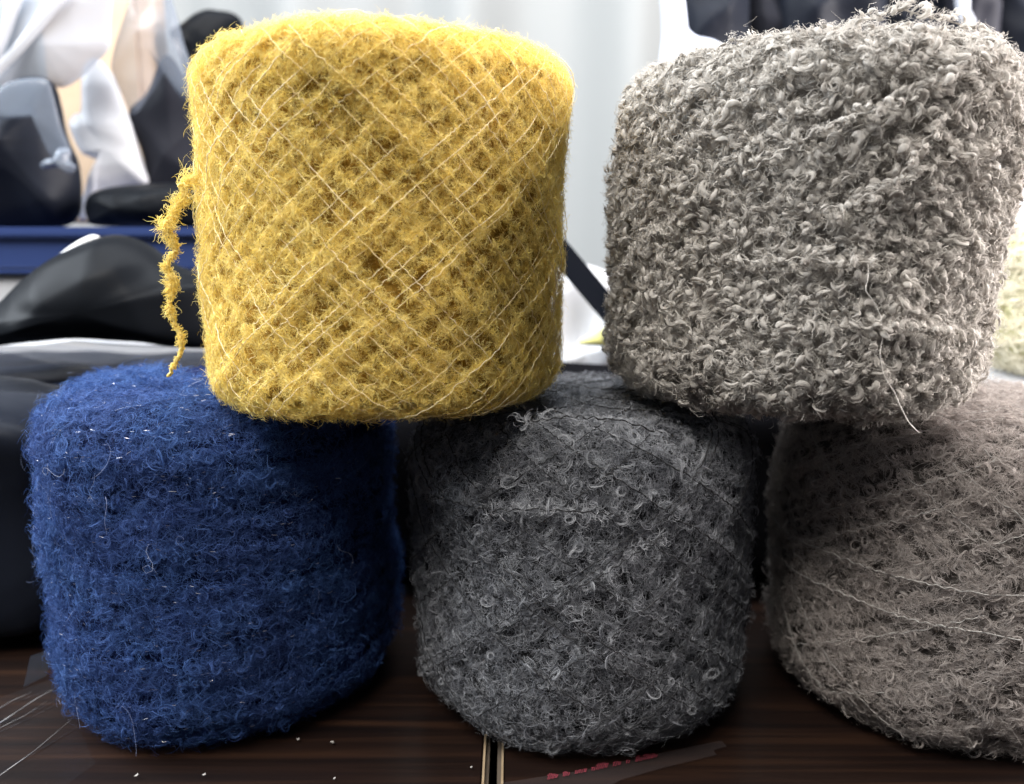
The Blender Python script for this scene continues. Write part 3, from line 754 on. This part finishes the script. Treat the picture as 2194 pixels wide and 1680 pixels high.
# ---- grey beige upper ball: thick boucle curls
def curl_builder(scale=1.2, step=.0022, fib=13):
    def b(P, N):
        out = []
        Pq, Nq, t = resample(P, N, step); T, B, N2 = frames(Pq, Nq); n = len(Pq)
        K = 8
        q = rings(n, 1, K, (.0009 * scale, .0019 * scale), (1.7, 4.0), .55, .05, (.0001, .0016), flat=.6)
        C = to_world(q, Pq, T, B, N2)[:, 0]
        u = np.linspace(0, 1, K); rad = rng.uniform(.00038, .00088, (n, 1)) * scale * np.sin(np.pi * (.05 + .9 * u ** 1.25))[None] ** .9
        v, f = tube(C, facing(N2, .45), rad * 1.15, 6, .42); out.append((v, f, 0))
        # hairs lying along each curl
        Kf = 6; sel = np.linspace(0, K - 1, Kf)
        Cf = np.stack([C[:, int(round(x))] for x in sel], 1)[:, None] + rng.normal(0, .00062 * scale, (n, fib, 1, 3)) + rng.normal(0, .00022 * scale, (n, fib, Kf, 3))
        v, f = ribbon(Cf.reshape(n * fib, Kf, 3), facing(np.repeat(N2, fib, 0), .6), rng.uniform(.00008, .0002, n * fib)); out.append((v, f, 0))
        out.append(thread_part(P, N, .00025, .0004, .005, 0, -.0003))
        return out
    return b
MT = fibre_mat('grey_beige_wool', (.46, .43, .395), (.60, .57, .53), .32, spec=.12)
MTC = plain_mat('grey_beige_core_shaded', (.36, .335, .30), .9, .1, bump=(900, .8, .001))  # wool tone darkened for the shade behind the curls
tb = Ball('boucle', (.0938, .270), .1155, .0586, .1005, .0135, 'grey beige boucle yarn ball of thick curls resting on the charcoal and taupe balls', taper=.012, seed=14, bump=.0008, lean=(.004, 0))
tb.core(MTC, -.0036)
for th, s in cross_paths(tb, 120, 31, 36, s_in=.03):
    P, N = tb.surf(th, s, rng.uniform(-.0022, .0014)); make_strand(tb, P, N, curl_builder(), [MT])
fuzz(tb, 2500, (.002, .006), (.00006, .00013), MT, 6, 1.8, (.1, .7))
fuzz(tb, 60, (.008, .018), (.00006, .0001), MT, 12, 2.5, (.1, .6))
free_strand(tb, [(1770, 92, .262), (1815, 62, .262), (1860, 42, .262), (1905, 22, .264), (1935, 18, .264), (1985, 34, .264), (2040, 44, .266), (2090, 62, .268), (2135, 95, .27), (2170, 135, .272), (2192, 190, .272), (2200, 250, .272)], .264, curl_builder(1.25, .0012, 10), [MT], 'yarn_loop', (0, -.7, .7))
for pts, sc_, st in (([(1760, 452), (1830, 432), (1900, 398), (1960, 372), (2030, 345), (2090, 325), (2140, 300)], .85, .0017), ([(1650, 712), (1700, 704), (1760, 708), (1830, 702), (1900, 698), (1990, 702), (2060, 720)], 1.15, .0016),
                ([(1600, 372), (1660, 330), (1720, 300), (1790, 262), (1850, 240), (1930, 228)], .9, .0019), ([(1560, 556), (1640, 560), (1720, 552), (1800, 566), (1880, 562)], .9, .0019), ([(1920, 395), (1985, 300), (2030, 240)], .8, .002)):
    free_strand(tb, [(x, y, on_ball(tb, x, y, .0036)) for x, y in pts], .21, curl_builder(sc_, st, 10), [MT], 'raised_strand', (.1, -1, .2))
MW = fibre_mat('white_stray_thread', (.75, .72, .68), (.85, .82, .78), .2)
def stray_builder(P, N): return [thread_part(P, N, .00013, .0001, .006, 0)]
free_strand(tb, [(1858, 560, .210), (1862, 590, .2085), (1852, 620, .208), (1868, 640, .208), (1885, 670, .2085), (1892, 710, .208), (1885, 760, .208), (1892, 800, .2085), (1915, 840, .209), (1930, 870, .209), (1945, 905, .209), (1976, 932, .209)], .208, stray_builder, [MW], 'stray_thread')

# ---- taupe lower ball: smoother brushed boucle with slanting slubs
def taupe_builder(light):
    def b(P, N):
        out = []
        Pq, Nq, t = resample(P, N, .0019); T, B, N2 = frames(Pq, Nq); n = len(Pq)
        den = .5 + .5 * np.sin(t * 80 + rng.uniform(0, 6)) * np.sin(t * 37 + rng.uniform(0, 6)) + rng.normal(0, .25, n)
        kk = den > .15; sc = np.clip(.4 + .9 * den, .45, 1.3)[:, None, None, None]
        q = tufts(n, 22, 5, (.0024, .0052), .36, .42, 1.1, (-.02, .26), np.array([.0009, .0006, .0005])) * sc
        out.append(fibre_part(q[kk], Pq[kk], T[kk], B[kk], N2[kk], (.00007, .00015), 0))
        k = rng.random(n) < .2
        if k.any():
            q = rings(k.sum(), 9, 8, (.0010, .0024), (2, 6), .5, .15, (.0003, .0016))
            out.append(fibre_part(q, Pq[k], T[k], B[k], N2[k], (.0001, .0002), 0))
        if light:
            n0 = len(P); a0 = int(n0 * rng.uniform(.1, .5)); a1 = a0 + int(n0 * rng.uniform(.25, .5))
            out.append(thread_part(P[a0:a1], N[a0:a1], .00014, .0003, .005, 1, .0007) if light == 1 else thread_part(P, N, .00020, .0003, .005, 1, .0009))
        return out
    return b
MU = fibre_mat('taupe_wool', (.31, .272, .252), (.58, .53, .50), .34)
MUT = fibre_mat('taupe_binder_thread', (.42, .40, .38), (.5, .48, .46), .15)
MUC = plain_mat('taupe_core_shaded', (.09, .08, .073), .9, .1, bump=(900, .8, .001))  # dark variant of the taupe, shading the gaps between strands
ub = Ball('taupe', (.1588, .280), .0010, .0600, .1080, .021, 'taupe brushed yarn ball with slanting slubs, cut off by the frame edge', seed=33, bump=.001)
ub.core(MUC, -.0034)
for i, (th, s) in enumerate(cross_paths(ub, 110, 24, 32, s_in=.03)):
    h = rng.uniform(-.0026, .0010); P, N = ub.surf(th, s, h); make_strand(ub, P, N, taupe_builder(1 if h > .0004 else 0), [MU, MUT])
for z, sl in ((.0615, .012), (.049, .004)):
    th = np.linspace(-np.pi * 1.1, .1, 200); P, N = ub.surf(th, ub.L[2] - .021 + z + sl * ub.R * (th + 1.9), .0012); make_strand(ub, P, N, taupe_builder(2), [MU, MUT])
fuzz(ub, 5000, (.003, .0065), (.00007, .00014), MU, 6, 1.4, (.1, .6))

# ---- pale yellow sparkling ball behind on the right, standing on a white pack
def pale_builder(P, N):
    Pq, Nq, t = resample(P, N, .0035); T, B, N2 = frames(Pq, Nq); n = len(Pq)
    q = tufts(n, 7, 4, (.004, .008), .4, .5, .7, (0, .3), .001)
    out = [fibre_part(q, Pq, T, B, N2, (.0003, .0005), 0)]
    k = rng.random(n) < .12
    q = tufts(k.sum(), 1, 3, (.001, .002), .1, .5, .1, (0, .2), .0004); q[..., 2] += .0015
    if k.any(): out.append(fibre_part(q, Pq[k], T[k], B[k], N2[k], (.0004, .0007), 1, .6))
    return out
MP = fibre_mat('pale_yellow_wool', (.76, .70, .52), (.88, .83, .70), .25)
MPS = plain_mat('gold_fleck', (1, .95, .7), .25, .5, 1)
pzb = at(2150, 838, .36)[2]; pzt = at(2150, 470, .42)[2]
pb = Ball('pale', (.300, .415), pzb, .056, pzt - pzb, .025, 'pale yellow sparkling yarn ball half hidden behind the grey beige ball', seed=40)
pb.core(plain_mat('pale_core_shaded', (.45, .43, .25), .9, .1))  # core darker than its wool, with inner shade in the colour
for th, s in hoop_paths(pb, 60, .12): P, N = pb.surf(th, s, rng.uniform(-.001, .001)); make_strand(pb, P, N, pale_builder, [MP, MPS])
slabp = empty('white_pack', (.30, .42, 0), 'white plastic wrapped pack under the pale yellow yarn ball', 'pack')
slab('wrapping', .215, .40, .352, .50, .0005, pzb - .001, M_WHITE, slabp, .002, 60)
